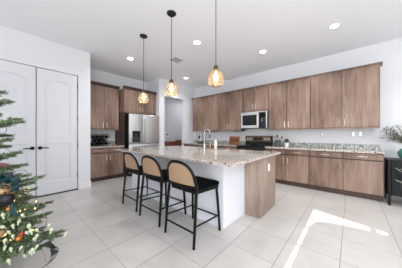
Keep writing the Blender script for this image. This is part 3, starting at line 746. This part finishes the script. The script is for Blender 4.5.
# ------------------------------------------------------------------ christmas tree
TX, TY = -2.57, -.25
random.seed(11)
ct = thing('christmas_tree', 'frosted green Christmas tree at the left edge in front of the white doors', 'christmas tree', (TX, TY, 0))
OFF = (TX, TY, 0)
B().tube([(TX, TY, .04), (TX+.01, TY, 1.0), (TX, TY, 2.12)], .045, 10, .008).done('trunk', 'bark', ct, off=OFF)
stand = B().lathe([(.0, .0), (.2, 0), (.2, .02), (.07, .05), (.06, .14), (.0, .14)], (TX, TY, 0), 24, False).done('stand', 'blackm', ct, True, off=OFF)
fol = {'needle': B(), 'needle_f': B()}; wd = B()
def needles(p0, p1, dens, L, frost=.2):
    dens *= 1.5
    d = (p1-p0); ln = d.length; d.normalize()
    a = d.orthogonal().normalized(); b_ = d.cross(a)
    n = int(ln*dens)
    for k in range(n):
        u = (k+random.random())/n; ph = random.uniform(0, 2*PI); rad = a*math.cos(ph)+b_*math.sin(ph)
        dr = (d*.75+rad*.85).normalized(); q = p0+d*ln*u; l = L*random.uniform(.7, 1.1)*(1-.25*u)
        sd_ = dr.cross(rad if abs(dr.dot(rad)) < .95 else a).normalized()*.0021
        bm = fol['needle_f' if random.random() < frost+.12*u else 'needle'].bm
        v_ = [bm.verts.new(q-sd_), bm.verts.new(q+sd_), bm.verts.new(q+dr*l)]
        bm.faces.new(v_)
def branch(tip, z0, dens=520, droop=.03):
    p0 = Vector((TX, TY, z0)); p3 = Vector(tip); L = (p3-p0).length
    mid = (p0+p3)/2+Vector((0, 0, droop))
    P_ = [p0*(1-u)**2+mid*2*u*(1-u)+p3*u*u for u in [k/8 for k in range(9)]]
    wd.tube(P_, .008, 5, .0025)
    st_ = 2 if L > .4 else 1
    for k in range(st_, 8): needles(P_[k], P_[k+1], dens, .03, .12+.02*k)
    for k in range(st_, 8):
        for s in (-1, 1, -.35, .5, -.7, .8):
            d = (P_[k+1]-P_[k]).normalized(); side = d.cross(Vector((0, 0, 1))).normalized()*s
            tl = (.06+.16*L*(1-k/8))*random.uniform(.7, 1.1)
            e = P_[k]+(d*.8+side*.75+Vector((0, 0, random.uniform(-.25, .15)))).normalized()*tl
            wd.tube([P_[k], e], .003, 4, .0015); needles(P_[k], e, dens*.9, .028, .22)
hero = [(-2.24, .03, 1.52), (-2.13, .07, 1.36), (-2.3, .11, 1.35), (-2.17, .03, 1.19), (-2.19, .08, 1.07), (-2.3, .12, .94), (-2.13, .13, .87), (-2.09, .23, .85), (-2.07, .18, .75), (-1.99, .18, .63), (-2.22, .18, .78), (-1.88, .35, .38), (-1.84, .32, .37), (-2.05, .2, .46), (-1.97, .13, .57), (-1.85, .24, .32), (-2.3, -.02, 1.6)]
for h in hero:
    r = math.hypot(h[0]-TX, h[1]-TY); branch(h, max(.12, h[2]-.12*r/.4), 640)
z = .16
while z < 1.95:
    R0 = (.62+(.12 if z < .42 else 0))*(1-(z-.1)/1.95)+.03; nb = max(5, int(5+R0*12))
    off_ = random.uniform(0, 6.28)
    for k in range(nb):
        a = off_+2*PI*k/nb+random.uniform(-.15, .15); rr = R0*random.uniform(.8, .97)
        # the side towards the camera is kept as full as the rest but the outermost tips above are the measured ones
        hx = math.cos(a-math.atan2(.5, .6)); rr *= .92 if hx > .6 else 1
        branch((TX+rr*math.cos(a), TY+rr*math.sin(a), z+.14*rr), z, (430 if z < .9 else 320) if hx > -.2 else 150)
    z += .085 if z < .7 else .105
fo = fol['needle'].done('needles', 'needle', ct, off=OFF); fo['kind'] = 'stuff'
fo = fol['needle_f'].done('frosted_needles', 'needle_f', ct, off=OFF); fo['kind'] = 'stuff'
wd.done('branches', 'bark', ct, off=OFF)
# light string
bl = [(-1.99, -.01, .61), (-1.96, .02, .48), (-1.93, .04, .45), (-1.97, 0, .42), (-1.89, .08, .36), (-1.85, .11, .48), (-1.83, .13, .49), (-1.79, .16, .50), (-1.97, 0, .37), (-1.84, .12, .53), (-1.83, .15, .42), (-1.80, .16, .37), (-1.83, .13, .33), (-1.93, .04, .53), (-1.90, .07, .56), (-1.78, .24, .47), (-1.72, .32, .43), (-1.88, .09, .61), (-1.99, -.01, .52), (-1.80, .16, .45), (-1.95, .03, .35), (-1.81, .14, .35), (-1.79, .23, .51), (-1.87, .10, .30), (-1.96, .02, .26)]
def bulb_obj(p, r, m_, name, parent, off):
    d = Vector((random.uniform(-.4, .4), random.uniform(-.4, .4), random.uniform(.4, 1))).normalized()
    b = B(); b.lathe([(r*.4, -r*1.1), (r*.45, -r*.7), (r*.95, -r*.1), (r*.9, r*.5), (r*.4, r*1.35), (0, r*1.5)], n=10, cap=False)
    b.lathe([(0, -r*1.9), (r*.42, -r*1.9), (r*.42, -r*1.05)], n=8, cap=False)
    rot = d.to_track_quat('Z', 'Y').to_matrix().to_4x4()
    bmesh.ops.transform(b.bm, matrix=Matrix.Translation(p) @ rot, verts=b.bm.verts)
    return b.done(name, m_, parent, True, off=off)
sl = thing('light_string', 'string of frosted white bulbs and small warm lights wound through the Christmas tree', 'string lights', (TX, TY, .3))
SO = (TX, TY, .3)
path = []
for k in range(220):
    u = k/219; a = u*2*PI*7; zz = .25+1.7*u; rr = (.72*(1-(zz-.1)/2.05))*.86
    path.append((TX+rr*math.cos(a), TY+rr*math.sin(a), zz+.03*math.sin(k*.9)))
B().tube(path, .002, 4).done('wire', 'cable', sl, off=SO)
for i, p in enumerate(bl): bulb_obj(p, .0115 if i % 3 else .014, 'frost', 'frosted_bulb', sl, SO)
random.seed(5)
n = 0
while n < 60:
    a = random.uniform(-.6, 1.5); zz = random.uniform(.25, .68); rr = (.84*(1-(zz-.1)/2.1))*random.uniform(.58, .74)
    p = (TX+rr*math.cos(a), TY+rr*math.sin(a), zz)
    bulb_obj(p, .005, 'twink', 'mini_light', sl, SO); n += 1
# ornaments
def ball_ornament(p, r, m_, label):
    t = thing('ball_ornament', label, 'ornament', p)
    B().ball((0, 0, 0), r, 20).done('ball', m_, t, True)
    B().cyl((0, 0, r*.93), r*.22, r*.25, 10).done('cap', 'gold', t, True)
    b = B().tube([(r*.12*math.cos(q), 0, r*1.25+r*.12*math.sin(q)) for q in [PI*2*i/8 for i in range(9)]], .0012, 4); b.done('hook', 'nickel', t)
ball_ornament((-1.97, .01, .735), .045, 'navy', 'shiny black ball ornament below the teal and gold bow')
ball_ornament((-1.90, .07, .435), .019, 'amberb', 'amber glitter ball low on the tree among white bulbs')
ball_ornament((-1.885, .085, .470), .014, 'red', 'small red ball just above the amber ball')
ball_ornament((-1.99, .02, .65), .018, 'amberb', 'amber glitter ball under the shiny black ball')
ball_ornament((-1.975, -.03, .48), .030, 'gold', 'gold mesh ball at the left frame edge low on the tree')
def ribbon(pts, w, m_, name, parent, off, nrm=None):
    pts = [Vector(p) for p in pts]; b = B(); bm = b.bm; prev = None
    nrm = Vector(nrm or (0, 0, 1))
    for i, p in enumerate(pts):
        t = (pts[min(i+1, len(pts)-1)]-pts[max(i-1, 0)]).normalized(); s_ = t.cross(nrm)
        s_ = s_.normalized()*w/2 if s_.length > .05 else Vector((w/2, 0, 0))
        th = t.cross(s_).normalized()*.0012
        ring = [bm.verts.new(p+s_+th), bm.verts.new(p-s_+th), bm.verts.new(p-s_-th), bm.verts.new(p+s_-th)]
        if prev:
            for k in range(4): bm.faces.new((prev[k], prev[(k+1) % 4], ring[(k+1) % 4], ring[k]))
        else: bm.faces.new(ring[::-1])
        prev = ring
    bm.faces.new(prev)
    return b.done(name, m_, parent, True, off=off)
FD = Vector((-.55, -.1, 0)).normalized()
bow = thing('ribbon_bow', 'large teal velvet bow with gold mesh centre on the tree', 'bow', (-2.02, .02, .83))
BO = (-2.02, .02, .83)
rt = Vector((.7526, .6585, 0)); fw = Vector((-.6585, .7526, 0)); UP = Vector((0, 0, 1)); c0 = Vector(BO)
def loop(ang, L, wv, m_, nm):
    dr = rt*math.cos(ang)+UP*math.sin(ang); sd_ = fw
    P_ = []
    for i in range(15):
        a = 2*PI*i/14; P_.append(c0-fw*.03+dr*(L/2-L/2*math.cos(a))+(dr.cross(fw)).normalized()*wv*math.sin(a)*.9)
    ribbon(P_, .06, m_, nm, bow, BO, nrm=dr.cross(fw).cross(dr)*0+dr.cross(fw).normalized()*.3+Vector((.1, .1, .2)))
for a, L in ((.5, .10), (1.3, .095), (2.4, .11), (3.4, .11), (-.3, .09)): loop(a, L, .035, 'teal', 'bow_loop')
for a, L in ((.0, .08), (-.8, .08), (2.9, .09)): loop(a-.15, L, .03, 'gold', 'gold_loop')
B().ball(c0-fw*.03-UP*.035, .04, 14, .8).done('gold_centre', 'gold', bow, True, off=BO)
tl = [c0-UP*.03, c0+rt*.03-UP*.08-fw*.05, c0+rt*.055-UP*.13-fw*.03, c0+rt*.075-UP*.17-fw*.05, c0+rt*.10-UP*.23-fw*.03]
ribbon(tl, .035, 'teal', 'bow_tail', bow, BO, nrm=fw)
rb = thing('pink_ribbon', 'dusty pink ribbon draped on the tree above the teal bow', 'ribbon', (-2.12, .01, 1.03))
RO = (-2.12, .01, 1.03); c1 = Vector(RO)
ribbon([c1-rt*.12+UP*.07-fw*.08, c1-rt*.05+UP*.05-fw*.1, c1+UP*.0-fw*.1, c1+rt*.05-UP*.035-fw*.1, c1+rt*.08-UP*.05-fw*.06], .045, 'pink', 'ribbon', rb, RO, nrm=fw+UP*.4)
ribbon([c1-rt*.03-UP*.04-fw*.1, c1-rt*.025-UP*.09-fw*.12, c1-rt*.035-UP*.15-fw*.1], .016, 'red', 'red_tail', rb, RO, nrm=fw)
zr = thing('striped_ribbon', 'black and silver patterned ribbon loop sticking out at the lowest tree branches', 'ribbon', (-1.80, .22, .30))
ZO = (-1.80, .22, .30)
ribbon([Vector((-1.90, .13, .36)), Vector((-1.845, .18, .385)), Vector((-1.81, .215, .37)), Vector((-1.775, .245, .335)), Vector((-1.755, .262, .30)), Vector((-1.765, .25, .25)), Vector((-1.80, .22, .20)), Vector((-1.84, .18, .17))], .065, 'zebra', 'ribbon', zr, ZO, nrm=Vector((-.4, -.25, .75)))
